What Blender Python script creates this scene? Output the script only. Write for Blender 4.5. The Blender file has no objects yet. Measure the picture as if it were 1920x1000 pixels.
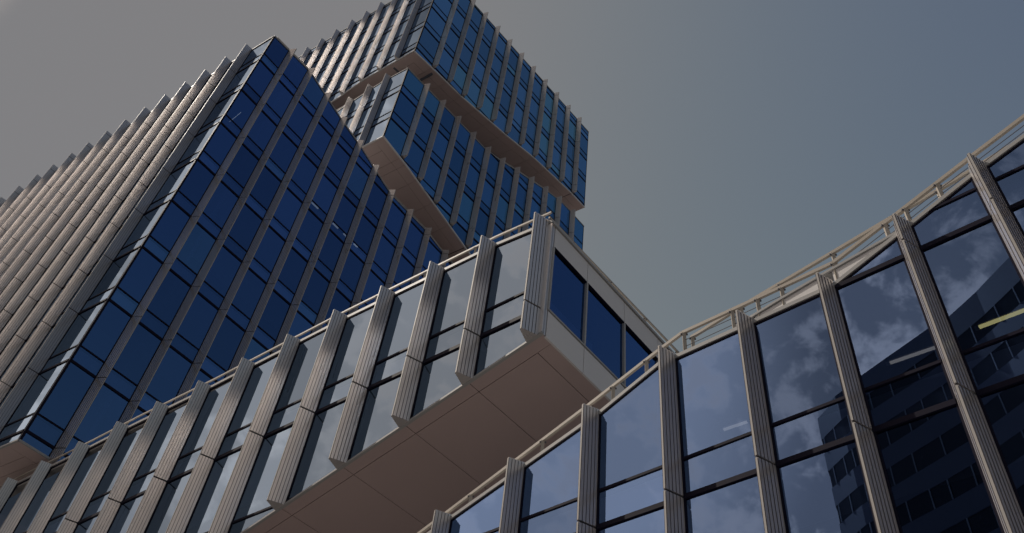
import bpy, bmesh, math, random
from mathutils import Vector, Matrix

random.seed(11)
scene = bpy.context.scene
COL = scene.collection
R = math.radians
EYE = 1.6                                   # eye height above the pavement

# ------------------------------------------------------------------ camera
FOC = 1578.78
cam_d = bpy.data.cameras.new("Camera")
cam = bpy.data.objects.new("camera", cam_d)
COL.objects.link(cam)
cam_d.sensor_fit = 'HORIZONTAL'
cam_d.sensor_width = 36.0
cam_d.lens = 36.0 * FOC / 1920.0
cam_d.clip_start = 0.1
cam_d.clip_end = 6000.0
ROWS = ((0.9899929873233793, 0.1411165654717098, 0.0),
        (-0.10287607317151924, 0.7217195987071303, 0.6844978702748656),
        (0.096593988525889, -0.6776480914099051, 0.7290148596490836))
cx = Vector([r[0] for r in ROWS]); cy = Vector([-r[1] for r in ROWS]); cz = Vector([-r[2] for r in ROWS])
cam.matrix_world = Matrix(((cx.x, cy.x, cz.x, 0), (cx.y, cy.y, cz.y, 0), (cx.z, cy.z, cz.z, EYE), (0, 0, 0, 1)))
scene.camera = cam

# ------------------------------------------------------------------ sky, sun, exposure
SUN_AZ, SUN_EL = 157.0, 50.0
world = bpy.data.worlds.new("World")
scene.world = world
world.use_nodes = True
wn, wl = world.node_tree.nodes, world.node_tree.links
bgn = wn['Background']
bgn.inputs[1].default_value = 0.1
sky = wn.new('ShaderNodeTexSky')
sky.sky_type = 'NISHITA'
sky.sun_disc = False
sky.sun_elevation = R(SUN_EL)
sky.sun_rotation = R(90.0 - SUN_AZ)
sky.dust_density = 1.0
sky.air_density = 1.0
sky.ozone_density = 1.0
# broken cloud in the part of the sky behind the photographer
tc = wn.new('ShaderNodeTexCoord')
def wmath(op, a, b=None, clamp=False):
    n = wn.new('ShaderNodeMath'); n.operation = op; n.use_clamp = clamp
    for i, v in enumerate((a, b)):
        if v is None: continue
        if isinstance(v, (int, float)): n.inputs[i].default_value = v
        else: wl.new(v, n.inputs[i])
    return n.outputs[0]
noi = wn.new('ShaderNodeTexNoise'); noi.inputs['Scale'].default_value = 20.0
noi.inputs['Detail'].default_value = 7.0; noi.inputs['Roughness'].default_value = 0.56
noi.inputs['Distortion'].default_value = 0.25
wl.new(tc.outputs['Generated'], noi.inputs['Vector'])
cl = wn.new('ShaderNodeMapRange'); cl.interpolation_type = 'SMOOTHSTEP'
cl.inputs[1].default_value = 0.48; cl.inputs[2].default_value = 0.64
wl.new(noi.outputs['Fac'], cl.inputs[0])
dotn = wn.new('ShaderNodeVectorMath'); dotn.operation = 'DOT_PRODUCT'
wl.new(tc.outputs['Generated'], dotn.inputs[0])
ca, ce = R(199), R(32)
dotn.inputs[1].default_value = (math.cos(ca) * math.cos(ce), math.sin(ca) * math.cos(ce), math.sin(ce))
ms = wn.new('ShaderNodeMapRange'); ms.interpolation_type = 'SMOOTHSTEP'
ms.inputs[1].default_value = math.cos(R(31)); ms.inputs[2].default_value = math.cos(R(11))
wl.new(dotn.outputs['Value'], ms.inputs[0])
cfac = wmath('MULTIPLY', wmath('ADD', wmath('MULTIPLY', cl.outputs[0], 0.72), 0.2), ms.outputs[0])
mixc = wn.new('ShaderNodeMix'); mixc.data_type = 'RGBA'
# film-like clipping curve: the sky brightens towards white instead of without limit
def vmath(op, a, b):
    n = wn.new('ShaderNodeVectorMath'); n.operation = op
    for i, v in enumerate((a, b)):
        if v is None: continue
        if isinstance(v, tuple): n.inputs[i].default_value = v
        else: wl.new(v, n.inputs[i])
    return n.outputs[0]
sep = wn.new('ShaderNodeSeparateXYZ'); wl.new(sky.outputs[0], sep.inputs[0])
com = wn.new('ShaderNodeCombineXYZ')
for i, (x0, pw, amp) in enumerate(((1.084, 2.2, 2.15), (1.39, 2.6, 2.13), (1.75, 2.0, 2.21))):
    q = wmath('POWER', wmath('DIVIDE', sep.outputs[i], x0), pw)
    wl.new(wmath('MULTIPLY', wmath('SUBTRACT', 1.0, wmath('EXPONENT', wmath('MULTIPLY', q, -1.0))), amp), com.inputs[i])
# added glow in the sky beside the sun, placed to brighten the glass reflections
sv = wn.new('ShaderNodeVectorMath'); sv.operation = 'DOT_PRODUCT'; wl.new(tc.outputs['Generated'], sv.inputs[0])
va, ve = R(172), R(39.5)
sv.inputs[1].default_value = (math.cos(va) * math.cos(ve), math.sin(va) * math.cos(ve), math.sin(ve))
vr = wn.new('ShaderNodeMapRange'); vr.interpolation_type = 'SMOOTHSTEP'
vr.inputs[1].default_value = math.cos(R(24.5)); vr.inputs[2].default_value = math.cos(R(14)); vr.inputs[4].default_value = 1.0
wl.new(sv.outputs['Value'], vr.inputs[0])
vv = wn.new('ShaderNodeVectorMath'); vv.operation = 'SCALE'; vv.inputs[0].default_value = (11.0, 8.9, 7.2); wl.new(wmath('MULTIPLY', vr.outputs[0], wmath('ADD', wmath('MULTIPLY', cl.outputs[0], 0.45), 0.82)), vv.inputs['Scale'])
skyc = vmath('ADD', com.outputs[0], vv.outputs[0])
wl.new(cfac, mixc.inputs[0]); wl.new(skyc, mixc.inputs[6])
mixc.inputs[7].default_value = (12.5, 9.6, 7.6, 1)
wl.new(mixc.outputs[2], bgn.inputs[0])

sun_d = bpy.data.lights.new("Sun", 'SUN')
sun_d.energy = 3.0
sun_d.angle = R(0.5)
sun_d.color = (1.0, 0.91, 0.8)
sun = bpy.data.objects.new("sun", sun_d)
COL.objects.link(sun)
sdir = Vector((math.cos(R(SUN_AZ)) * math.cos(R(SUN_EL)), math.sin(R(SUN_AZ)) * math.cos(R(SUN_EL)), math.sin(R(SUN_EL))))
sun.rotation_euler = sdir.to_track_quat('Z', 'Y').to_euler()
sun.location = sdir * 120

vs = scene.view_settings
vs.view_transform = 'Standard'
vs.look = 'None'
vs.exposure = 0.0
vs.gamma = 1.0
scene.cycles.max_bounces = 8
scene.cycles.transparent_max_bounces = 8
scene.cycles.sample_clamp_indirect = 3.0

# ------------------------------------------------------------------ materials
def mat(name):
    m = bpy.data.materials.new(name); m.use_nodes = True
    return m, m.node_tree.nodes, m.node_tree.links, m.node_tree.nodes['Principled BSDF']

def paint(name, col, rough=0.45, metal=0.0, var=0.06, scale=3.0, bump=0.0, streak=False, spec=0.5):
    m, n, l, b = mat(name)
    b.inputs['Roughness'].default_value = rough
    b.inputs['Metallic'].default_value = metal
    b.inputs['Specular IOR Level'].default_value = spec
    g = n.new('ShaderNodeTexCoord'); nz = n.new('ShaderNodeTexNoise')
    mp = n.new('ShaderNodeMapping')
    if streak: mp.inputs['Scale'].default_value = (1.0, 1.0, 0.12)
    l.new(g.outputs['Object'], mp.inputs['Vector']); l.new(mp.outputs['Vector'], nz.inputs['Vector'])
    nz.inputs['Scale'].default_value = scale; nz.inputs['Detail'].default_value = 5
    r = n.new('ShaderNodeMapRange')
    r.inputs[3].default_value = 1 - var; r.inputs[4].default_value = 1 + var
    l.new(nz.outputs['Fac'], r.inputs[0])
    mx = n.new('ShaderNodeVectorMath'); mx.operation = 'SCALE'
    mx.inputs[0].default_value = col
    l.new(r.outputs[0], mx.inputs['Scale']); l.new(mx.outputs[0], b.inputs['Base Color'])
    r2 = n.new('ShaderNodeMapRange'); r2.inputs[3].default_value = rough - 0.06; r2.inputs[4].default_value = rough + 0.06
    l.new(nz.outputs['Fac'], r2.inputs[0]); l.new(r2.outputs[0], b.inputs['Roughness'])
    if bump:
        bp = n.new('ShaderNodeBump'); bp.inputs['Strength'].default_value = bump; bp.inputs['Distance'].default_value = 0.02
        l.new(nz.outputs['Fac'], bp.inputs['Height']); l.new(bp.outputs[0], b.inputs['Normal'])
    return m

def glass(name, r0, refl, tint, var=0.35, rough=0.0, rmax=1.0, odd=False):
    m, n, l, b = mat(name)
    n.remove(b)
    out = n['Material Output']
    lw = n.new('ShaderNodeLayerWeight'); lw.inputs['Blend'].default_value = 0.5
    p = n.new('ShaderNodeMath'); p.operation = 'POWER'; p.inputs[1].default_value = 3.5
    l.new(lw.outputs['Facing'], p.inputs[0])
    f = n.new('ShaderNodeMath'); f.operation = 'MULTIPLY_ADD'; f.inputs[1].default_value = rmax - r0; f.inputs[2].default_value = r0
    l.new(p.outputs[0], f.inputs[0])
    gl = n.new('ShaderNodeBsdfGlossy'); gl.inputs['Roughness'].default_value = rough; 
    oi = n.new('ShaderNodeObjectInfo')
    vr_ = n.new('ShaderNodeValToRGB'); cr = vr_.color_ramp
    cr.elements[0].position = 0.0; cr.elements[0].color = (*[c * 0.74 for c in refl], 1)
    cr.elements[1].position = 0.86; cr.elements[1].color = (*[c * 1.08 for c in refl], 1)
    if odd: e = cr.elements.new(0.91); e.color = (refl[0] * 1.2, min(1, refl[1] * 1.25), min(1, refl[2] * 1.08), 1)
    l.new(oi.outputs['Random'], vr_.inputs[0]); l.new(vr_.outputs[0], gl.inputs['Color'])
    # a hardly visible waviness of the panes
    g = n.new('ShaderNodeTexCoord'); nz = n.new('ShaderNodeTexNoise'); nz.inputs['Scale'].default_value = 0.5; nz.inputs['Detail'].default_value = 1
    l.new(g.outputs['Object'], nz.inputs['Vector'])
    bp = n.new('ShaderNodeBump'); bp.inputs['Strength'].default_value = 0.06; bp.inputs['Distance'].default_value = 0.02
    l.new(nz.outputs['Fac'], bp.inputs['Height']); l.new(bp.outputs[0], gl.inputs['Normal'])
    r = n.new('ShaderNodeMapRange'); r.inputs[3].default_value = 1 - var; r.inputs[4].default_value = 1 + var
    l.new(oi.outputs['Random'], r.inputs[0])
    mx = n.new('ShaderNodeVectorMath'); mx.operation = 'SCALE'; mx.inputs[0].default_value = tint
    l.new(r.outputs[0], mx.inputs['Scale'])
    tr = n.new('ShaderNodeBsdfTransparent'); l.new(mx.outputs[0], tr.inputs['Color'])
    mix = n.new('ShaderNodeMixShader')
    l.new(f.outputs[0], mix.inputs[0]); l.new(tr.outputs[0], mix.inputs[1]); l.new(gl.outputs[0], mix.inputs[2])
    l.new(mix.outputs[0], out.inputs['Surface'])
    return m

M = {}
M['fin'] = paint('fin_aluminium', (0.68, 0.645, 0.63), 0.29, 0.55, 0.07, 1.5, streak=True)
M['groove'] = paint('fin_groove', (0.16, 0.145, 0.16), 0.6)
M['edge'] = paint('fin_edge', (0.46, 0.44, 0.42), 0.5, 0.0, spec=0.15)
M['joint'] = paint('joint_rubber', (0.02, 0.02, 0.025), 0.8)
M['mullion'] = paint('mullion_navy', (0.010, 0.009, 0.022), 0.6, 0.0, spec=0.08)
M['trim'] = paint('trim_aluminium', (0.36, 0.36, 0.36), 0.5, 0.0, spec=0.2)
M['panel'] = paint('white_panel', (0.66, 0.65, 0.65), 0.5, 0.0, 0.04, 0.8, spec=0.2)
M['rail'] = paint('rail_cream', (0.42, 0.38, 0.33), 0.5, 0.0, 0.05, spec=0.2)
M['cable'] = paint('cable_steel', (0.12, 0.12, 0.14), 0.6, 0.0, spec=0.2)
M['soffit'] = paint('soffit_panel', (0.49, 0.385, 0.37), 0.5, 0.0, 0.05, 0.6)
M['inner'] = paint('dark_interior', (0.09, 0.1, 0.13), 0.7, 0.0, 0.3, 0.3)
M['slab'] = paint('slab_ceiling', (0.6, 0.6, 0.6), 0.7)
M['roof'] = paint('roof_grey', (0.3, 0.3, 0.3), 0.8)
M['glass_near'] = glass('near_mirror_glass', 0.31, (0.33, 0.53, 1.0), (0.16, 0.2, 0.3))
M['glass_clear'] = glass('mirror_glass', 0.275, (0.56, 0.74, 1.0), (0.16, 0.2, 0.3), rmax=0.6)
M['glass_blue'] = glass('blue_glass', 0.34, (0.21, 0.42, 0.93), (0.2, 0.3, 0.5), odd=True)
M['glass_teal'] = glass('teal_glass', 0.5, (0.34, 0.66, 1.0), (0.2, 0.32, 0.5), odd=True)
M['glass_mid'] = glass('mid_glass', 0.4, (0.23, 0.53, 0.96), (0.2, 0.31, 0.5), odd=True)

def lampmat(name, col, s):
    m, n, l, b = mat(name)
    b.inputs['Emission Color'].default_value = (*col, 1); b.inputs['Emission Strength'].default_value = s
    b.inputs['Base Color'].default_value = (0.8, 0.8, 0.8, 1)
    return m
M['tube_white'] = lampmat('tube_white', (1.0, 0.8, 0.55), 0.65)
M['tube_yellow'] = lampmat('tube_yellow', (1.0, 0.75, 0.22), 2.0)

# ------------------------------------------------------------------ mesh helpers
class MB:
    """collects faces in world space; build() links them as ONE mesh object under a parent"""
    def __init__(self): self.v = []; self.f = []
    def face(self, pts):
        i = len(self.v); self.v += [tuple(p) for p in pts]; self.f.append(tuple(range(i, i + len(pts))))
    def solid(self, a, b):
        """prism between two equal point loops"""
        i = len(self.v); n = len(a)
        self.v += [tuple(p) for p in a] + [tuple(p) for p in b]
        self.f.append(tuple(range(i + n - 1, i - 1, -1))); self.f.append(tuple(range(i + n, i + 2 * n)))
        for k in range(n):
            j = (k + 1) % n
            self.f.append((i + k, i + j, i + n + j, i + n + k))
    def bar(self, p, q, w, h, up=Vector((0, 0, 1))):
        p, q = Vector(p), Vector(q); d = (q - p).normalized()
        s = d.cross(up)
        if s.length < 1e-4: s = d.cross(Vector((0, 1, 0)))
        s.normalize(); u = s.cross(d).normalized()
        o = [s * (w / 2) + u * (h / 2), s * (-w / 2) + u * (h / 2), s * (-w / 2) - u * (h / 2), s * (w / 2) - u * (h / 2)]
        self.solid([p + k for k in o], [q + k for k in o])
    def tube(self, p, q, r, n=8):
        p, q = Vector(p), Vector(q); d = (q - p).normalized()
        s = d.orthogonal().normalized(); u = d.cross(s)
        o = [s * (r * math.cos(2 * math.pi * k / n)) + u * (r * math.sin(2 * math.pi * k / n)) for k in range(n)]
        self.solid([p + k for k in o], [q + k for k in o])
    def build(self, name, m, parent=None, smooth=False):
        if not self.f: return None
        base = origin(parent) if parent else Vector((0, 0, 0))
        me = bpy.data.meshes.new(name)
        me.from_pydata([tuple(Vector(p) - base) for p in self.v], [], self.f)
        me.update()
        bm = bmesh.new(); bm.from_mesh(me); bmesh.ops.recalc_face_normals(bm, faces=bm.faces); bm.to_mesh(me); bm.free()
        if isinstance(m, (list, tuple)):
            for k in m: me.materials.append(k)
        else: me.materials.append(m)
        o = bpy.data.objects.new(name, me); COL.objects.link(o)
        if parent: o.parent = parent
        return o

def origin(o):
    p = Vector((0, 0, 0))
    while o: p += o.location; o = o.parent
    return p

def thing(name, label, cat, loc, group=None):
    o = bpy.data.objects.new(name, None); COL.objects.link(o)
    o.empty_display_size = 1.0; o.location = loc
    o['label'] = label; o['category'] = cat
    if group: o['group'] = group
    return o

class Face:
    """a vertical facade: u along the wall, out towards the street, z above the eye level"""
    def __init__(self, p0, az, k=1.0):
        self.k = k; a = R(az); self.p0 = Vector((p0[0], p0[1])); self.u = Vector((math.cos(a), math.sin(a)))
        n = Vector((-self.u.y, self.u.x))
        if n.dot(self.p0) > 0: n = -n          # outward faces the viewer
        self.n = n
    def P(self, u, out, z):
        q = (self.p0 + self.u * u + self.n * out) * self.k
        return Vector((q.x, q.y, z * self.k + EYE))

def lerp(poly, u):
    if u <= poly[0][0]: return poly[0][1]
    for (a, za), (b, zb) in zip(poly, poly[1:]):
        if u <= b: return za + (zb - za) * (u - a) / (b - a)
    return poly[-1][1]

def project(p):
    v = Vector(p) - Vector((0, 0, EYE))
    x, y, z = v.dot(cx), -v.dot(cy), -v.dot(cz)
    if z <= 0.01: return (-9999, -9999)
    return 960 + FOC * x / z, 500 + FOC * y / z

def clip_poly(pts, keep):
    """Sutherland-Hodgman against keep(u, z) >= 0 (linear)"""
    out = []
    for i in range(len(pts)):
        a, b = pts[i], pts[(i + 1) % len(pts)]
        ka, kb = keep(*a), keep(*b)
        if ka >= 0: out.append(a)
        if (ka >= 0) != (kb >= 0):
            t = ka / (ka - kb); out.append((a[0] + (b[0] - a[0]) * t, a[1] + (b[1] - a[1]) * t))
    return out

# ------------------------------------------------------------------ facade builders
FW, FH = 0.34, 0.50                          # fin base width and projection
def fin_profile(w=FW, h=FH, skew=0.72, ribs=5, ribs_left=5):
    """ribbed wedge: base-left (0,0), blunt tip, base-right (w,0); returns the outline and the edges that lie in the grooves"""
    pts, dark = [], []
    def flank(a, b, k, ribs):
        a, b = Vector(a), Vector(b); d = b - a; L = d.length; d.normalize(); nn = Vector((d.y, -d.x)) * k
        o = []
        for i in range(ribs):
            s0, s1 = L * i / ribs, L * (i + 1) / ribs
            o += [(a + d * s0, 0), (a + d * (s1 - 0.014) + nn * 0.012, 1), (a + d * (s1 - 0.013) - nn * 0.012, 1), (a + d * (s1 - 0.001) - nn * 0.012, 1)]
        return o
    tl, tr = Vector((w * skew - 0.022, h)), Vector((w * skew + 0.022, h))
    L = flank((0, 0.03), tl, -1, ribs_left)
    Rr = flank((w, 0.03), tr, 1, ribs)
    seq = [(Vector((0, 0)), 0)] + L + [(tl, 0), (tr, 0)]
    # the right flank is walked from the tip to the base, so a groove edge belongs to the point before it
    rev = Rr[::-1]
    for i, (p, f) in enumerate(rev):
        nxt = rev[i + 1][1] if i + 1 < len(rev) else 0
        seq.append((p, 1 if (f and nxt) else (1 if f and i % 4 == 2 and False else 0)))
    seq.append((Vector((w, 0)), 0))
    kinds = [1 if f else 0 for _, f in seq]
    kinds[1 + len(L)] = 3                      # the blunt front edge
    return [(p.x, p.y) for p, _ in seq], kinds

def make_fin(face, ub, zb, zt, joints, parent, w=FW, h=FH, name='facade_fin', slope_t=0.0, slope_b=0.0, ribs_left=5, skew=0.72):
    """ub = base edge on the viewer's left; joints = heights of the dark joints"""
    prof, dark = fin_profile(w, h, skew, ribs_left=ribs_left)
    mb = MB(); idx = []
    cuts = [zb] + sorted(j for j in joints if zb + 0.3 < j < zt - 0.3) + [zt]
    g = 0.028
    for i, (a, b) in enumerate(zip(cuts, cuts[1:])):
        za = a + (g if i else 0); zc = b - (g if i < len(cuts) - 2 else 0)
        lo = [face.P(ub + x * face.s, y, za + (slope_b * (x - w / 2) if i == 0 else 0)) for x, y in prof]
        hi = [face.P(ub + x * face.s, y, zc + (slope_t * (x - w / 2) if i == len(cuts) - 2 else 0)) for x, y in prof]
        mb.solid(lo, hi)
        idx += [0, 0] + list(dark)
    for j in cuts[1:-1]:                       # the dark gasket showing in the joints
        q = [(0.02, 0), (w * skew - 0.012, h - 0.02), (w * skew + 0.012, h - 0.02), (w - 0.02, 0)]
        mb.solid([face.P(ub + x * face.s, y, j - g) for x, y in q], [face.P(ub + x * face.s, y, j + g) for x, y in q])
        idx += [2] * 6
    o = mb.build(name, [M['fin'], M['groove'], M['joint'], M['edge']], parent)
    o.data.polygons.foreach_set('material_index', idx)
    return o

def window(face, u0, u1, z0, zs, z1, top, bot, gmat, parent, stuff=None):
    """one storey of one bay: spandrel pane z0..zs, vision pane zs..z1, cut by the roof and soffit lines"""
    def cut(pts):
        ta, tb, ba, bb = top(u0), top(u1), bot(u0), bot(u1)
        k = lambda a, b: (lambda u: a + (b - a) * (u - u0) / (u1 - u0))
        T, B = k(ta, tb), k(ba, bb)
        pts = clip_poly(pts, lambda u, z: T(u) - z)
        if len(pts) < 3: return []
        pts = clip_poly(pts, lambda u, z: z - B(u))
        return pts if len(pts) > 2 else []
    def pane(za, zb):
        p = cut([(u0, za), (u1, za), (u1, zb), (u0, zb)])
        if not p: return None
        if max(z for _, z in p) - min(z for _, z in p) < 0.12: return None
        um, zm = sum(u for u, _ in p) / len(p), sum(z for _, z in p) / len(p)
        ju, jz = random.gauss(0, 0.0016), random.gauss(0, 0.0016)
        return [face.P(u, 0.0 + ju * (u - um) + jz * (z - zm), z) for u, z in p]
    def bar(z, w, d):
        def zz(u): return z
        a = clip_poly([(u0, z - w / 2), (u1, z - w / 2), (u1, z + w / 2), (u0, z + w / 2)], lambda u, q: top(u0) + (top(u1) - top(u0)) * (u - u0) / (u1 - u0) - 0.02 - q)
        if len(a) < 3: return None
        a = clip_poly(a, lambda u, q: q - bot(u0) - (bot(u1) - bot(u0)) * (u - u0) / (u1 - u0) - 0.02)
        if len(a) < 3: return None
        return a, d
    vis, spa = pane(zs + 0.035, z1 - 0.06), pane(z0 + 0.06, zs - 0.035)
    bars = [b for b in (bar(zs, 0.07, 0.035), bar(z0, 0.12, 0.05)) if b]
    if stuff is not None:
        for p in (vis, spa):
            if p: stuff[0].face(p)
        for a, d in bars: stuff[1].solid([face.P(u, -0.06, z) for u, z in a], [face.P(u, d, z) for u, z in a])
        return None
    first = vis or spa
    if not first: return None
    m = MB(); m.face(first); o = m.build('window', gmat, parent)
    if vis and spa:
        m = MB(); m.face(spa); m.build('spandrel_pane', gmat, o)
    for a, d in bars:
        m = MB(); m.solid([face.P(u, -0.06, z) for u, z in a], [face.P(u, d, z) for u, z in a]); m.build('transom', M['mullion'], o)
    return o

def strip(face, poly, u0, u1, dz0, dz1, o0, o1, name, m, parent):
    """a band that follows a roof or soffit polyline"""
    us = sorted({u0, u1} | {u for u, _ in poly if u0 < u < u1})
    mb = MB()
    for a, b in zip(us, us[1:]):
        za, zb = lerp(poly, a), lerp(poly, b)
        mb.solid([face.P(a, o0, za + dz0), face.P(a, o1, za + dz0), face.P(a, o1, za + dz1), face.P(a, o0, za + dz1)],
                 [face.P(b, o0, zb + dz0), face.P(b, o1, zb + dz0), face.P(b, o1, zb + dz1), face.P(b, o0, zb + dz1)])
    return mb.build(name, m, parent)

def wall(face, edges, fins, levels, rise, top, bot, gmat, parent, hidden=None, fin_over=0.2, fin_under=0.0, joint_dz=0.0, fh=FH, ribs_left=5, skew=0.72):
    """fins: base-left u of each fin (in the face's own direction face.s); bays run between them"""
    T, B = (lambda u: lerp(top, u)), (lambda u: lerp(bot, u))
    s = face.s
    stuff = (MB(), MB()) if hidden else None
    for u in fins:
        um = u + s * FW / 2
        ds = 0.2
        st = (T(um + ds) - T(um - ds)) / (2 * ds) * s; sb = (B(um + ds) - B(um - ds)) / (2 * ds) * s
        make_fin(face, u, B(um) + fin_under, T(um) + fin_over, [l + joint_dz for l in levels], parent, slope_t=max(-.6, min(.6, st)), slope_b=max(-.6, min(.6, sb)), h=fh, ribs_left=ribs_left, skew=skew)
    # bays
    spans = sorted((min(u, u + s * FW), max(u, u + s * FW)) for u in fins)
    xs = [edges[0]] + [x for sp in spans for x in sp] + [edges[1]]
    bays = [(xs[i] + 0.02, xs[i + 1] - 0.02) for i in range(0, len(xs), 2) if xs[i + 1] - xs[i] > 0.1]
    for (a, b) in bays:
        for k, z0 in enumerate(levels):
            z1 = levels[k + 1] if k + 1 < len(levels) else z0 + (levels[1] - levels[0])
            if z0 > max(T(a), T(b)) or z1 < min(B(a), B(b)): continue
            px = project(face.P((a + b) / 2, 0, min((z0 + z1) / 2, T((a + b) / 2))))
            hid = hidden(px, a) if hidden else False
            window(face, a, b, z0, z0 + rise, z1, T, B, gmat, parent, stuff if hid else None)
    if stuff and stuff[0].f:
        o = stuff[0].build('window', gmat, parent); o['kind'] = 'stuff'
        stuff[1].build('transom', M['mullion'], o)
    # jambs: thin dark uprights either side of every fin and at the ends
    jb = MB()
    for (a, b) in bays:
        for u, w in ((a - 0.02, 0.045), (b + 0.02 - 0.045, 0.045)):
            jb.solid([face.P(u, -0.05, B(u)), face.P(u + w, -0.05, B(u + w)), face.P(u + w, 0.025, B(u + w)), face.P(u, 0.025, B(u))],
                     [face.P(u, -0.05, T(u) - .03), face.P(u + w, -0.05, T(u + w) - .03), face.P(u + w, 0.025, T(u + w) - .03), face.P(u, 0.025, T(u) - .03)])
    jb.build('jamb', M['mullion'], parent)

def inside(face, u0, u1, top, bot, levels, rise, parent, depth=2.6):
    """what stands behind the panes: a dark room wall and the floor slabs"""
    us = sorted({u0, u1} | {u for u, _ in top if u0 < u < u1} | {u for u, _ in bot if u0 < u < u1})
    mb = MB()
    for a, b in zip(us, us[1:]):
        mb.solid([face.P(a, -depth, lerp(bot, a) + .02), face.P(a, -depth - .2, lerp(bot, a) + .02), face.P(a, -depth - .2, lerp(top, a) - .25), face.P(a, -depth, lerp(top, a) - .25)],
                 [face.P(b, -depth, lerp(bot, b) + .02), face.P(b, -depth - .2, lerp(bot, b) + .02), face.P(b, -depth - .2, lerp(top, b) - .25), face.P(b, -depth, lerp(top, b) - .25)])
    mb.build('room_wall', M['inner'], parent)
    n = 40
    for z in levels:
        zc = z + rise - 0.12
        ok = [u0 + (u1 - u0) * i / n for i in range(n + 1)]
        ok = [u for u in ok if lerp(top, u) > zc + .35 and lerp(bot, u) < z - 0.05]
        if len(ok) < 2: continue
        a, b = ok[0], ok[-1]
        m = MB(); m.solid([face.P(a, -0.14, z + .12), face.P(a, -depth, z + .12), face.P(a, -depth, zc), face.P(a, -0.14, zc)],
                          [face.P(b, -0.14, z + .12), face.P(b, -depth, z + .12), face.P(b, -depth, zc), face.P(b, -0.14, zc)])
        m.build('floor_slab', M['slab'], parent)

def soffit(face, bot, u0, u1, away, depth, joints, border, parent, sill=0.0, wslope=0.0):
    """underside panels: bot is the facade's lower line, away the direction (2D) of the other wall"""
    A = Vector((away[0], away[1])).normalized() * face.k
    def Q(u, w, dz=0.0):
        p = face.P(u, 0, lerp(bot, u) + dz); return Vector((p.x + A.x * w, p.y + A.y * w, p.z + wslope * w))
    us = sorted({u0, u1} | {u for u, _ in bot if u0 < u < u1})
    g = 0.011
    b0 = MB()
    for a, b in zip(us, us[1:]):
        b0.solid([Q(a, .02, .05), Q(a, depth, .05), Q(a, depth, .10), Q(a, .02, .10)], [Q(b, .02, .05), Q(b, depth, .05), Q(b, depth, .10), Q(b, .02, .10)])
    back = b0.build('soffit', M['joint'], parent)
    cutu = sorted([u0, u1] + [j for j in joints if u0 + .1 < j < u1 - .1] + [u for u, _ in bot if u0 < u < u1 and all(abs(u - j) > .05 for j in joints)])
    cols = []
    for a, b in zip(cutu, cutu[1:]): cols.append((a, b))
    e = border
    wj = [0.0, e]
    x = e
    while x < depth: x = min(depth, x + 6.3); wj.append(x)
    pan = MB()
    hi = max(u0, u1)
    side_right = away is not None
    def plate(a, b, w0, w1):
        if b - a < .05: return
        pan.solid([Q(a, w0, 0), Q(b, w0, 0), Q(b, w1, 0), Q(a, w1, 0)], [Q(a, w0, .045), Q(b, w0, .045), Q(b, w1, .045), Q(a, w1, .045)])
    # corner border along the side wall too
    c0 = cutu[0] if face.corner == 'lo' else cutu[-1]
    for (a, b) in cols:
        plate(a + g, b - g, 0.0, e - g)
        aa, bb = a, b
        if face.corner == 'lo' and abs(a - c0) < 1e-6: aa = a + e; plate(a + g * 0, a + e - g, e + g * 0, depth)
        if face.corner == 'hi' and abs(b - c0) < 1e-6: bb = b - e; plate(b - e + g, b, e, depth)
        for w0, w1 in zip(wj[1:], wj[2:]): plate(aa + g, bb - g, w0 + g, w1 - g)
    pan.build('soffit_panel', M['soffit'], parent)

def roof(face, top, u0, u1, away, depth, parent, drop=0.18):
    A = Vector((away[0], away[1])).normalized() * face.k
    us = sorted({u0, u1} | {u for u, _ in top if u0 < u < u1})
    mb = MB()
    def Q(u, w, dz):
        p = face.P(u, -0.05, lerp(top, u) - drop + dz); return Vector((p.x + A.x * w, p.y + A.y * w, p.z))
    for a, b in zip(us, us[1:]):
        mb.solid([Q(a, 0, 0), Q(a, depth, 0), Q(a, depth, .12), Q(a, 0, .12)], [Q(b, 0, 0), Q(b, depth, 0), Q(b, depth, .12), Q(b, 0, .12)])
    mb.build('roof', M['roof'], parent)

def railing(name, label, pts, posts, loc, cables=True, cables_from=0, r=0.045, post_h=0.7, group='roof edge railings', w=0.055, h=0.07):
    """pts: world polyline of the top rail; posts: (world top, world foot)"""
    t = thing(name, label, 'railing', loc, group)
    m = MB()
    for p, q in zip(pts, pts[1:]): m.bar(p, q, w, h)
    m.build('top_rail', M['rail'], t)
    for p, q in posts:
        m = MB()
        d = Vector((cx.x, cx.y, 0)).normalized()
        m.bar(q, p, 0.04, 0.07, up=d)
        o = m.build('post', M['rail'], t)
        b = MB(); b.tube(p - d * 0.07 + Vector((0, 0, -0.04)), p + d * 0.07 + Vector((0, 0, -0.04)), 0.02, 8); b.build('bracket', M['cable'], o)
    if cables:
        for f in (0.38, 0.7):
            m = MB()
            for (p, q), (p2, q2) in zip(posts[cables_from:], posts[cables_from + 1:]):
                m.tube(p.lerp(q, f), p2.lerp(q2, f), 0.008, 5)
            m.build('cable', M['cable'], t)
    return t

def dir2(az): return (math.cos(R(az)), math.sin(R(az)))
def corner(az, d, s):
    u = Vector(dir2(az)); n = Vector((-u.y, u.x)); return n * d + u * s

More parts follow.
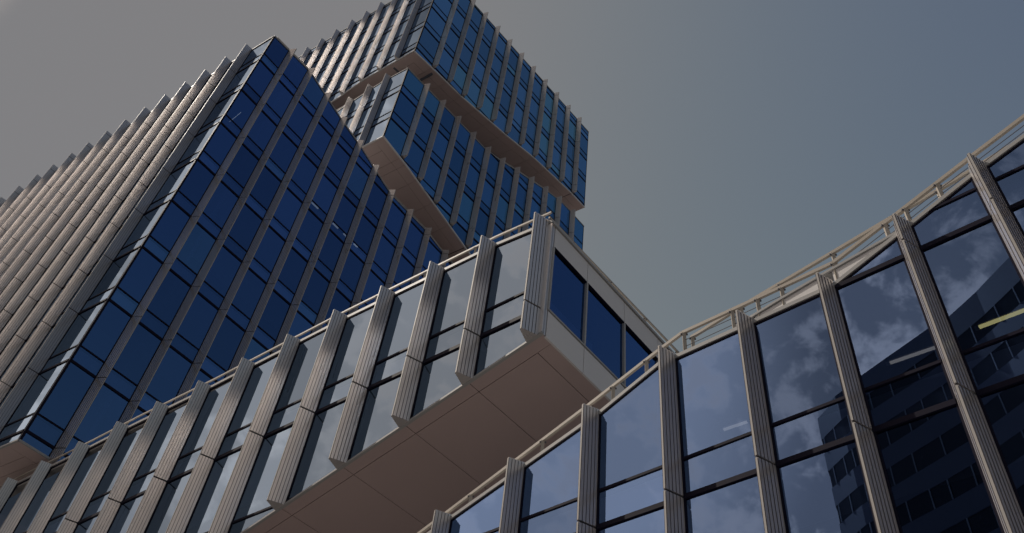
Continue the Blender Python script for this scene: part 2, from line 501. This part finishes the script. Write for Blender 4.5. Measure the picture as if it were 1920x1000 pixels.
# ------------------------------------------------------------------ ground
def ground():
    bm = bmesh.new()
    bmesh.ops.create_grid(bm, x_segments=2, y_segments=2, size=2500)
    me = bpy.data.meshes.new('ground'); bm.to_mesh(me); bm.free()
    m, n, l, b = mat('paving')
    g = n.new('ShaderNodeTexCoord'); br = n.new('ShaderNodeTexBrick')
    br.inputs['Scale'].default_value = 1.0; br.inputs['Brick Width'].default_value = 0.8; br.inputs['Row Height'].default_value = 0.4
    br.inputs['Color1'].default_value = (0.19, 0.175, 0.17, 1); br.inputs['Color2'].default_value = (0.15, 0.14, 0.14, 1)
    br.inputs['Mortar'].default_value = (0.12, 0.11, 0.1, 1); br.inputs['Mortar Size'].default_value = 0.01
    l.new(g.outputs['Object'], br.inputs['Vector']); l.new(br.outputs['Color'], b.inputs['Base Color'])
    b.inputs['Roughness'].default_value = 0.8
    me.materials.append(m)
    o = bpy.data.objects.new('ground', me); COL.objects.link(o); o['kind'] = 'structure'
ground()

# ================================================================== block A: the big left block
azA, dA, sA, azAL = 49.613, 36.4, 11.8, 141.5
cA = corner(azA, dA, sA)
KA = 1.10
AR = Face(corner(azA, dA, 0), azA, KA); AR.s = 1; AR.corner = 'lo'
AL = Face(cA, azAL, KA); AL.s = -1; AL.corner = 'lo'
A_top = [(11.8, 56.0), (13.4, 56.15), (15.6, 56.35), (17.6, 55.7), (19.7, 55.05), (22.4, 54.4), (24.3, 53.7), (26.4, 53.05), (28.7, 53.1), (31.0, 53.2), (33.5, 52.8), (42.0, 52.4)]
A_bot = [(11.8, 19.4), (42.0, 19.4)]
AL_top = [(0.0, 55.92), (2.2, 56.0), (40.0, 57.5)]
AL_bot = [(0.0, 19.4), (45.0, 19.4)]
A_lev = [19.95 + 4.07 * k for k in range(-1, 10)]
tA = thing('office_block', 'large left office block with deep blue glass and close-set pale ribbed fins', 'building', (cA.x * KA, cA.y * KA, 0))
def behind_C(px, u):                      # below the roof line of the pale wing in front
    x, y = px
    return y > 842 - 0.494 * (x - 167) + 12 or x < -40 or y > 1030
fins_AR = [13.31, 15.34, 17.45, 19.56, 21.7, 23.88, 26.15, 28.5, 30.9, 33.4, 35.9, 38.4]
wall(AR, (11.8 + .06, 41.5), fins_AR, A_lev, 0.95, A_top, A_bot, M['glass_blue'], tA, behind_C)
tAL = [2.42, 4.70, 7.08, 9.45, 11.95, 14.5, 17.1, 19.6, 22.2, 24.65, 27.4, 29.9, 32.8, 35.75, 38.6, 41.4]
wall(AL, (0.06, 42.0), [t + FW for t in tAL], A_lev, 0.95, AL_top, AL_bot, M['glass_clear'], tA, lambda px, u: u > 2.0, fh=0.59)
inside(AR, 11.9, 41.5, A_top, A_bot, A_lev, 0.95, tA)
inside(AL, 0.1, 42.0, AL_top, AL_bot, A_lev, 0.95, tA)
roof(AR, A_top, 11.85, 41.5, dir2(azAL), 16.0, tA)
roof(AL, AL_top, 0.05, 42.0, dir2(azA), 3.5, tA)
strip(AR, A_top, 11.8, 41.5, -0.04, 0.06, -0.25, 0.06, 'roof_edge', M['trim'], tA)
strip(AL, AL_top, 0.0, 42.0, -0.04, 0.06, -0.25, 0.06, 'roof_edge', M['trim'], tA)
strip(AR, A_bot, 11.8, 41.5, -0.02, 0.07, -0.05, 0.05, 'sill', M['trim'], tA)
strip(AL, AL_bot, 0.0, 42.0, -0.02, 0.07, -0.05, 0.05, 'sill', M['trim'], tA)
soffit(AR, A_bot, 11.83, 41.5, dir2(azAL), 42.0, fins_AR, 0.9, tA)
m = MB(); m.solid([AR.P(11.8 - .02, 0.03, 19.4), AR.P(11.8 + .05, 0.03, 19.4), AR.P(11.8 + .05, -0.06, 19.4), AR.P(11.8 - .02, -0.06, 19.4)],
                  [AR.P(11.8 - .02, 0.03, 55.95), AR.P(11.8 + .05, 0.03, 55.95), AR.P(11.8 + .05, -0.06, 55.95), AR.P(11.8 - .02, -0.06, 55.95)])
m.build('corner_post', M['mullion'], tA)

# ================================================================== the two upper blocks (one measure for both)
K = 1.0
KU = 1.188
azU, azUL = 45.4, 141.0
def sc(lst): return [(a * K, b * K) for a, b in lst]
cU = corner(azU, 35.0 * K, 19.39 * K)
UR = Face(corner(azU, 35.0 * K, 0), azU, KU); UR.s = 1; UR.corner = 'lo'
UL = Face(cU, azUL, KU); UL.s = -1; UL.corner = 'lo'

def upper(tag, label, fr, fl, rt, rb, lt, lb, lev, gmat, hid, jd, depth, fover, mirror_glass, rlen, llen):
    z0 = lerp(rb, 19.39) * K
    t = thing('office_block', label, 'building', (cU.x * KU, cU.y * KU, 0))
    rt, rb, lt, lb = sc(rt), sc(rb), sc(lt), sc(lb)
    lev = [l * K for l in lev]
    wall(UR, (19.39 * K + .06, rlen * K - .05), [u * K for u in fr], lev, 1.0, rt, rb, gmat, t, hid, fin_over=fover, fin_under=0.32, joint_dz=jd)
    wall(UL, (0.06, llen * K), [u * K + FW for u in fl], lev, 1.0, lt, lb, mirror_glass, t, hid, fin_over=fover, fin_under=0.1, joint_dz=jd, skew=0.5)
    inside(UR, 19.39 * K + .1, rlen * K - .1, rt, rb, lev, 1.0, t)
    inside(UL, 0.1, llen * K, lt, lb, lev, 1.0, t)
    roof(UR, rt, 19.39 * K, rlen * K, dir2(azUL), depth, t)
    roof(UL, lt, 0.0, llen * K, dir2(azU), 4.0, t)
    strip(UR, rt, 19.39 * K, rlen * K, -0.03, 0.06, -0.25, 0.05, 'roof_edge', M['trim'], t)
    strip(UL, lt, 0.0, llen * K, -0.03, 0.06, -0.25, 0.05, 'roof_edge', M['trim'], t)
    strip(UR, rb, 19.39 * K, rlen * K, -0.02, 0.09, -0.05, 0.05, 'sill', M['panel'], t)
    strip(UL, lb, 0.0, llen * K, -0.02, 0.09, -0.05, 0.05, 'sill', M['panel'], t)
    soffit(UR, rb, 19.42 * K, rlen * K, dir2(azUL), min(depth, llen * K), [u * K for u in fr], 0.9, t)
    # the far end wall, turned away from the viewer
    e = MB(); q0, q1 = UR.P(rlen * K - .02, 0, lerp(rb, rlen * K)), UR.P(rlen * K - .02, 0, lerp(rt, rlen * K))
    A = Vector(dir2(azUL))
    off = Vector((A.x, A.y, 0)) * depth; th = Vector((UR.u.x, UR.u.y, 0)) * -0.15
    e.solid([q0, q0 + off, q1 + off, q1], [q0 + th, q0 + off + th, q1 + off + th, q1 + th])
    e.build('end_wall', gmat, t)
    e = MB(); e.solid([UR.P(19.39 * K - .03, .03, lerp(rb, 0)), UR.P(19.39 * K + .05, .03, lerp(rb, 0)), UR.P(19.39 * K + .05, -.06, lerp(rb, 0)), UR.P(19.39 * K - .03, -.06, lerp(rb, 0))],
                      [UR.P(19.39 * K - .03, .03, lerp(rt, 0)), UR.P(19.39 * K + .05, .03, lerp(rt, 0)), UR.P(19.39 * K + .05, -.06, lerp(rt, 0)), UR.P(19.39 * K - .03, -.06, lerp(rt, 0))])
    e.build('corner_post', M['mullion'], t)
    return t
def hid_u(px, u):                          # behind the big left block, or out of the picture
    x, y = px
    return y < -45 or (y > 68 + (x - 515) * 1.24 + 6 and x < 900) or (y > 842 - 0.494 * (x - 167) + 15)
U1 = upper('top', 'topmost office block with teal-blue glass and pale soffit, reaching out of the top edge', [21.6, 23.62, 25.62, 27.68, 29.75, 31.86, 34.0, 36.2, 38.4, 40.65, 42.85],
      [1.83, 3.94, 6.15, 8.27, 10.35, 12.5, 14.85, 17.1, 19.4, 21.8],
      [(19.39, 83.6), (24.0, 84.2), (34.7, 85.0), (45.27, 85.8)], [(19.39, 66.78), (21.7, 67.1), (25.6, 67.55), (31.86, 68.95), (36.3, 70.2), (42.8, 71.2), (45.27, 71.3)],
      [(0, 83.8), (8.0, 84.5), (24.0, 85.1)], [(0, 66.95), (6.2, 67.0), (9.0, 66.2), (24.0, 64.8)],
      [63.52 + 4.08 * k for k in range(0, 6)], M['glass_teal'], hid_u, 1.0, 26.0, 0.25, M['glass_clear'], 45.27, 24.0)
U2 = upper('middle', 'recessed middle office block under the topmost one, its roof line stepping up to the right', [21.45, 23.52, 25.6, 27.7, 29.8, 31.85, 33.95, 36.1, 38.3, 40.5, 42.85],
      [2.04, 4.04, 6.2, 8.3, 10.4],
      [(19.39, 63.75), (29.7, 64.0), (31.8, 64.58), (34.0, 65.55), (39.4, 67.6), (41.6, 68.2), (45.33, 68.2)], [(19.39, 53.4), (22.1, 52.75), (29.85, 50.2), (33.0, 49.2), (45.33, 49.2)],
      [(0, 63.8), (3.1, 64.0), (12.0, 62.5)], [(0, 53.35), (12.0, 53.6)],
      [47.95 + 4.08 * k for k in range(0, 6)], M['glass_mid'], hid_u, 0.5, 24.0, 0.2, M['glass_clear'], 45.33, 12.0)

# ================================================================== block C: the pale wing that juts out over the street
azC, azCR = -43.669, 46.331
dC, sC = 12.03, -10.1
cC = corner(azC, dC, sC)
KC = 1.0
CLf = Face(corner(azC, dC, 0), azC, KC); CLf.s = 1; CLf.corner = 'hi'
CRf = Face(cC, azCR, KC); CRf.s = 1; CRf.corner = 'lo'
C_top = [(-46, 20.3), (-35.5, 19.9), (-32.0, 19.82), (-26.6, 19.57), (-19.0, 19.42), (-12.3, 19.1), (-10.1, 18.8)]
C_bot = [(-46.0, 4.8), (-20.56, 11.71), (-10.1, 14.43)]
C_lev = [3.25, 7.27, 11.3, 15.35]
tC = thing('office_wing', 'pale office wing on a rising brown soffit, jutting out below the left block', 'building', (cC.x * KC, cC.y * KC, 0))
fr = [-12.28, -14.41, -16.62, -18.93, -21.38, -23.95, -26.65, -29.5, -32.45, -35.5, -38.8, -42.0]
C_fins = [-10.25 - 0.32] + [u - FW for u in fr]
def hid_C(px, u): return px[0] < -30 or px[1] > 1040
wall(CLf, (-45.5, -10.2), sorted(C_fins), C_lev, 0.95, C_top, C_bot, M['glass_clear'], tC, hid_C, fin_over=0.12, fin_under=0.0, skew=0.47)
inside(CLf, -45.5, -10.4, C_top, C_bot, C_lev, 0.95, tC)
strip(CLf, C_top, -45.8, -10.1, -0.03, 0.09, -0.30, 0.05, 'roof_edge', M['trim'], tC)
strip(CLf, C_top, -45.8, -10.1, -0.09, -0.05, -0.05, 0.02, 'roof_gasket', M['mullion'], tC)
strip(CLf, C_bot, -45.8, -10.1, -0.015, 0.05, -0.05, 0.04, 'sill', M['trim'], tC)
C_botR = [(0, 14.40), (12.0, 14.35)]
C_topR = [(0, 18.72), (2.0, 18.74), (12.0, 18.86)]
roof(CLf, C_top, -45.5, -10.15, dir2(azCR), 11.5, tC)
soffit(CLf, C_bot, -45.5, -10.13, dir2(azCR), 11.5, [u - .17 for u in fr], 0.44, tC)
# the end wall: white panels with three blue windows in pale frames
mj = [0.13, 1.80, 3.80, 5.80, 7.80, 9.80, 11.5]
for a, b in zip(mj, mj[1:]):
    for za, zb, nm, mm in ((lambda u: 14.40, lambda u: 15.36, 'wall_panel', 'panel'), (lambda u: 17.86, lambda u: lerp(C_topR, u), 'wall_panel', 'panel')):
        m = MB(); g = .012
        m.solid([CRf.P(a + g, 0, za(a) + g), CRf.P(b - g, 0, za(b) + g), CRf.P(b - g, 0, zb(b) - g - .03), CRf.P(a + g, 0, zb(a) - g - .03)],
                [CRf.P(a + g, -.06, za(a) + g), CRf.P(b - g, -.06, za(b) + g), CRf.P(b - g, -.06, zb(b) - g - .03), CRf.P(a + g, -.06, zb(a) - g - .03)])
        m.build(nm, M[mm], tC)
    m = MB(); m.face([CRf.P(a + .04, -.05, 15.40), CRf.P(b - .04, -.05, 15.40), CRf.P(b - .04, -.05, 17.82), CRf.P(a + .04, -.05, 17.82)])
    w = m.build('window', M['glass_end'] if 'glass_end' in M else M['glass_blue'], tC)
    f = MB()
    def fb(u0, u1, z0, z1): f.solid([CRf.P(u0, -.08, z0), CRf.P(u1, -.08, z0), CRf.P(u1, -.08, z1), CRf.P(u0, -.08, z1)], [CRf.P(u0, .025, z0), CRf.P(u1, .025, z0), CRf.P(u1, .025, z1), CRf.P(u0, .025, z1)])
    fb(a - .035, a + .035, 15.41, 17.81); fb(a - .035, b - .036, 15.35, 15.405)
    f.build('window_frame', M['trim'], w)
    f = MB(); fb(a + .036, b - .036, 17.815, 17.85); f.build('window_head', M['mullion'], w)
m = MB(); m.solid([CRf.P(.0, .0, 14.42), CRf.P(.1, .0, 14.42), CRf.P(.1, -.05, 14.42), CRf.P(.0, -.05, 14.42)], [CRf.P(.0, .0, 18.7), CRf.P(.1, .0, 18.7), CRf.P(.1, -.05, 18.7), CRf.P(.0, -.05, 18.7)])
m.solid([CLf.P(-10.235, .03, 14.43), CLf.P(-10.1, .03, 14.46), CLf.P(-10.1, -.05, 14.46), CLf.P(-10.235, -.05, 14.43)], [CLf.P(-10.235, .03, 18.75), CLf.P(-10.1, .03, 18.75), CLf.P(-10.1, -.05, 18.75), CLf.P(-10.235, -.05, 18.75)])
m.build('corner_post', M['fin'], tC)
m = MB(); m.solid([CRf.P(.1, -.3, 14.5), CRf.P(11.5, -.3, 14.5), CRf.P(11.5, -.12, 14.5), CRf.P(.1, -.12, 14.5)], [CRf.P(.1, -.3, 15.38), CRf.P(11.5, -.3, 15.38), CRf.P(11.5, -.12, 15.38), CRf.P(.1, -.12, 15.38)])
m.build('parapet_back', M['joint'], tC)
m = MB(); m.solid([CRf.P(.1, -.3, 17.84), CRf.P(11.5, -.3, 17.84), CRf.P(11.5, -.12, 17.84), CRf.P(.1, -.12, 17.84)], [CRf.P(.1, -.3, 18.6), CRf.P(11.5, -.3, 18.6), CRf.P(11.5, -.12, 18.6), CRf.P(.1, -.12, 18.6)])
m.build('parapet_back', M['joint'], tC)
strip(CRf, C_topR, 0.0, 11.5, -0.02, 0.07, -0.25, 0.05, 'roof_edge', M['trim'], tC)
m = MB(); m.solid([CRf.P(.1, -2.6, 14.5), CRf.P(11.5, -2.6, 14.5), CRf.P(11.5, -2.8, 14.5), CRf.P(.1, -2.8, 14.5)], [CRf.P(.1, -2.6, 18.5), CRf.P(11.5, -2.6, 18.5), CRf.P(11.5, -2.8, 18.5), CRf.P(.1, -2.8, 18.5)])
m.build('room_wall', M['inner'], tC)

# ================================================================== block D: the near wing on the right
azD, dD = -47.425, 14.0
KD = 0.765
DF = Face(corner(azD, dD, 0), azD, KD); DF.s = 1; DF.corner = 'lo'
D_top = [(-21.0, 10.9), (-16.27, 12.23), (-13.4, 13.02), (-11.0, 13.68), (-9.1, 14.42), (-8.6, 14.38), (-4.4, 14.38), (-2.6, 15.06), (-0.9, 15.72), (0.28, 16.1), (6.0, 17.9)]
D_bot = [(-21.0, -1.5), (6.0, -1.5)]
D_lev = [-1.55, 2.42, 6.39, 10.36, 14.33]
tD = thing('office_wing', 'near office wing on the right with mirror glass reflecting clouds and a dark banded building', 'building', (DF.P(-8, 0, 0).x, DF.P(-8, 0, 0).y, 0))
D_fins = [x - FW for x in (-18.9, -16.25, -13.6, -11.08, -8.68, -6.45, -4.38, -2.43, -0.59, 1.15, 2.85, 4.5)]
def hid_D(px, u): return px[1] > 1080 or px[0] < 700 or px[0] > 2000
wall(DF, (-20.9, 5.9), D_fins, D_lev, 0.98, D_top, D_bot, M['glass_near'], tD, hid_D, fin_over=0.14, ribs_left=2, skew=0.5)
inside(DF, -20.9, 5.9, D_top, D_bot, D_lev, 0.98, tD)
strip(DF, D_top, -20.9, 5.9, -0.02, 0.09, -0.30, 0.05, 'roof_edge', M['trim'], tD)
strip(DF, D_top, -20.9, 5.9, -0.08, -0.04, -0.05, 0.02, 'roof_gasket', M['mullion'], tD)
roof(DF, D_top, -20.9, 5.9, (DF.n.x * -1, DF.n.y * -1), 7.0, tD)
# the raised white parapet panels
par = [(-6.9, 14.47), (-5.85, 14.66), (-4.75, 14.82), (-3.11, 15.02), (-2.75, 15.07)]
def upto(u): return lerp(D_top, u) + .10
m = MB()
for a, b in ((-6.4, -5.66), (-5.64, -4.74), (-4.36, -3.1), (-3.08, -2.8)):
    m.solid([DF.P(a, .0, upto(a)), DF.P(b, .0, upto(b)), DF.P(b, .0, max(upto(b) + .01, lerp(par, b))), DF.P(a, .0, max(upto(a) + .01, lerp(par, a)))],
            [DF.P(a, -.1, upto(a)), DF.P(b, -.1, upto(b)), DF.P(b, -.1, max(upto(b) + .01, lerp(par, b))), DF.P(a, -.1, max(upto(a) + .01, lerp(par, a)))])
m.build('parapet_panel', M['panel'], tD)
m = MB()
for (a, za), (b, zb) in zip(par, par[1:]):
    m.solid([DF.P(a, .04, za + .015), DF.P(a, -.3, za + .015), DF.P(a, -.3, za + .085), DF.P(a, .04, za + .085)], [DF.P(b, .04, zb + .015), DF.P(b, -.3, zb + .015), DF.P(b, -.3, zb + .085), DF.P(b, .04, zb + .085)])
m.build('parapet_cap', M['trim'], tD)

# ================================================================== railings along the roof edges
def along(face, pts, out): return [face.P(u, out, z) for u, z in pts]
g_rail = 'roof edge railings'
pr = [(-19.0, 11.75), (-14.49, 13.18), (-11.5, 14.13), (-9.26, 14.90), (-8.45, 15.15), (-6.3, 15.13), (-4.3, 15.13), (-2.65, 15.70), (-0.7, 16.38), (0.5, 16.78), (3.0, 17.6)]
po = [-15.6, -13.03, -10.66, -9.58, -8.40, -6.98, -6.28, -5.63, -4.28, -2.94, -2.42, -1.62, 1.0]
railing('roof_railing', 'cream railing with cables along the sloping roof edge of the near right wing', along(DF, pr, -0.02),
        [(DF.P(u, -0.02, lerp(pr, u) - .02), DF.P(u, -0.02, lerp(D_top, u) + .07)) for u in po], DF.P(-8, 0, 14), group=g_rail, cables_from=4)
pb = [(-8.9, 16.1), (-7.6, 16.33), (-6.16, 16.54), (-4.6, 16.76), (-3.24, 16.96), (-1.8, 17.16), (-0.9, 17.3), (0.6, 17.55)]
railing('roof_railing', 'thin second railing set back behind the edge rail on the near right wing', along(DF, pb, -1.2),
        [(DF.P(u, -1.2, lerp(pb, u) - .02), DF.P(u, -1.2, lerp(pb, u) - 0.9 if u > -9 else 15.1)) for u in (-8.85, -7.3, -6.1, -4.6, -3.2, -1.8, -.3)], DF.P(-5, -1.2, 15), group=g_rail, cables=False, w=.06, h=.07)
pc = [(u, lerp(C_top, u) + .46) for u in (-45, -35.5, -32, -26.6, -19, -12.3)] + [(-10.2, 19.32)]
railing('roof_railing', 'cream railing along the street-side roof edge of the jutting pale wing', along(CLf, pc, 0.0),
        [(CLf.P(u, 0.0, lerp(pc, u) - .02), CLf.P(u, 0.0, lerp(C_top, u) + .07)) for u in [x + .0 for x in (-11.4, -13.15, -15.3, -17.55, -19.95, -22.4, -25.0, -27.8, -30.7, -33.7, -36.9, -40.2)]], CLf.P(-20, 0, 19), cables=False, group=g_rail)
pe = [(-0.1, 18.97), (1.0, 19.02), (3.0, 19.12), (5.1, 19.22), (7.2, 19.32), (9.3, 19.42), (11.4, 19.5)]
railing('roof_railing', 'cream railing over the white end wall of the jutting pale wing', along(CRf, pe, -0.08),
        [(CRf.P(u, -0.08, lerp(pe, u) - .02), CRf.P(u, -0.08, lerp(C_topR, u) + .05)) for u in (0.15, 1.06, 3.1, 5.17, 7.2, 9.3)], CRf.P(4, 0, 18.8), cables=False, group=g_rail)
pa = [(u, lerp(A_top, u) + .95) for u in (12.2, 13.4, 15.6, 17.6, 19.7, 22.4, 24.3, 26.4, 28.7, 31.0, 33.5, 38)]
railing('roof_railing', 'slim railing stepping down the roof edge of the big left block', along(AR, pa, -0.5),
        [(AR.P(u, -0.5, lerp(pa, u)), AR.P(u, -0.5, lerp(A_top, u) + .02)) for u in [12.4 + 1.05 * i for i in range(22)]], AR.P(20, -0.5, 54), cables=False, group=g_rail, w=.05, h=.06)
U2t = sc([(19.39, 63.75), (29.7, 64.0), (31.8, 64.58), (34.0, 65.55), (39.4, 67.6), (41.6, 68.2), (45.2, 68.2)])
pu = [(u, z + .9) for u, z in U2t]
railing('roof_railing', 'slim railing on the roof edge of the middle block below the topmost one', along(UR, pu, -0.5),
        [(UR.P(u, -0.5, lerp(pu, u)), UR.P(u, -0.5, lerp(U2t, u) + .02)) for u in [21.2 + 1.12 * i for i in range(21)]], UR.P(30, -0.5, 66), cables=False, group=g_rail, w=.05, h=.06)

# ================================================================== lit ceiling lamps seen through the glass
def tube(face, u0, u1, out, z0, z1, m, label, r=0.05):
    p, q = face.P(u0, out, z0), face.P(u1, out, z1)
    t = thing('ceiling_lamp', label, 'lamp', p, 'ceiling lamps behind the glass')
    a = MB(); a.bar(p, q, r * 2.2, r * 1.6); a.build('tube', m, t)
    d = (q - p).normalized() * .06
    e = MB(); e.bar(p - d, p, r * 2.6, r * 2); e.bar(q, q + d, r * 2.6, r * 2); e.build('end_cap', M['trim'], t)
    b = MB(); b.bar(p + Vector((0, 0, r * 1.6)), q + Vector((0, 0, r * 1.6)), r * 3.2, r * 1.1); b.build('housing', M['trim'], t)
E_LAMPS = True
def back(face, px, depth):
    """the spot on the plane `depth` metres behind a facade that a sight line meets (used once, to place the lamps)"""
    v = cx * ((px[0] - 960) / FOC) - cy * ((px[1] - 500) / FOC) - cz
    d = face.n.dot(face.p0) - depth
    t = d / (face.n.x * v.x + face.n.y * v.y)
    q = Vector((v.x * t, v.y * t)) - face.p0
    return q.dot(face.u), v.z * t              # in the facade's own measure
for fc, a, b, dep, mt, lb, rr in (
    (DF, (1357, 806), (1402, 791), 0.7, 'tube_white', 'short dim white lamp behind a cloudy pane, left of the reflected dark building', .02),
    (DF, (1669, 681), (1762, 649), 0.7, 'tube_white', 'dim white lamp behind the glass over the reflected building', .02),
    (DF, (1836, 614), (1990, 556), 0.7, 'tube_yellow', 'yellow lamp tube behind the glass at the right edge', .022),
    (AR, (427, 230), (450, 211), 0.9, 'tube_white', 'white lamp high in the first bay of the left block', .07),
    (AR, (583, 380), (596, 392), 0.9, 'tube_white', 'highest of the four short white lamps in the middle of the left block', .07),
    (AR, (623, 418), (634, 428), 0.9, 'tube_white', 'second of the four short white lamps in the middle of the left block', .07),
    (AR, (644, 437), (651, 444), 0.9, 'tube_white', 'third and shortest of the four short white lamps in the left block', .07),
    (AR, (663, 456), (671, 463), 0.9, 'tube_white', 'lowest of the four short white lamps in the middle of the left block', .07),
    (AR, (233, 743), (254, 728), 0.9, 'tube_white', 'white lamp low in the second bay of the left block', .07)):
    (u0, z0), (u1, z1) = back(fc, a, dep), back(fc, b, dep)
    tube(fc, u0, u1, -dep, z0, z1, M[mt], lb, rr)

# ================================================================== the dark banded building behind the photographer, seen in the near wing's glass
def mirror(p):
    n = Vector(dir2(azD + 90)); n = n if n.dot(DF.p0) > 0 else -n
    return Vector(p) - 2 * (n.dot(Vector(p)) - dD * KD) * n
HB = 54.0
plan_v = []
for az_, tn in ((63.74, .7446), (62.0, .774), (59.88, .7985), (56.5, .832), (53.02, .866), (49.6, .905), (46.26, .9467), (43.0, .985), (39.5, 1.02)):
    r_ = HB / tn; plan_v.append((r_ * math.cos(R(az_)), r_ * math.sin(R(az_))))
plan = [mirror(p) for p in plan_v]
cen = sum(plan, Vector((0, 0))) / len(plan)
away = (cen - Vector((0, 0))).normalized()
tB = thing('office_tower', 'dark banded curved building standing behind the photographer, seen reflected in the near wing', 'building', (cen.x, cen.y, 0))
M['band'] = paint('dark_band', (0.2, 0.2, 0.25), 0.5, 0.0, 0.1)
M['ribbon'] = paint('ribbon_glass', (0.012, 0.014, 0.025), 0.15, 0.0, 0.2)
M['thin_mull'] = paint('pale_mullion', (0.5, 0.5, 0.52), 0.4)
def ring(z0, z1, off, name, m, parent):
    mb = MB(); back_ = away * 14
    ctr = cen + away * 7
    def P(p, z):
        d = (p - ctr).normalized(); q = p + d * off
        return Vector((q.x, q.y, z + EYE))
    loop = list(plan) + [plan[-1] + back_, plan[0] + back_]
    mb.solid([P(p, z0) for p in loop], [P(p, z1) for p in loop])
    return mb.build(name, m, parent)
PITCH = 3.72
z = HB
top_band = True
k = 0
while z > 0:
    hb = 2.6 if k == 0 else 1.9
    ring(z - hb, z, 0.0, 'facade_band', M['band'], tB)
    wz0, wz1 = max(-EYE, z - hb - (PITCH - 1.9)), z - hb
    rb = ring(wz0, wz1, -0.08, 'ribbon_window', M['ribbon'], tB)
    mm = MB()
    for i in range(len(plan) - 1):
        for j in range(2):
            p = plan[i].lerp(plan[i + 1], (j + 0.25 + 0.5 * ((k * 3 + i) % 2) * .5) / 2)
            mm.tube((p.x, p.y, wz0 + EYE), (p.x, p.y, wz1 + EYE), 0.06, 6)
    mm.build('window_mullion', M['thin_mull'], rb)
    z = wz0 if k else z - hb - (PITCH - 1.9); k += 1
    if k > 15: break
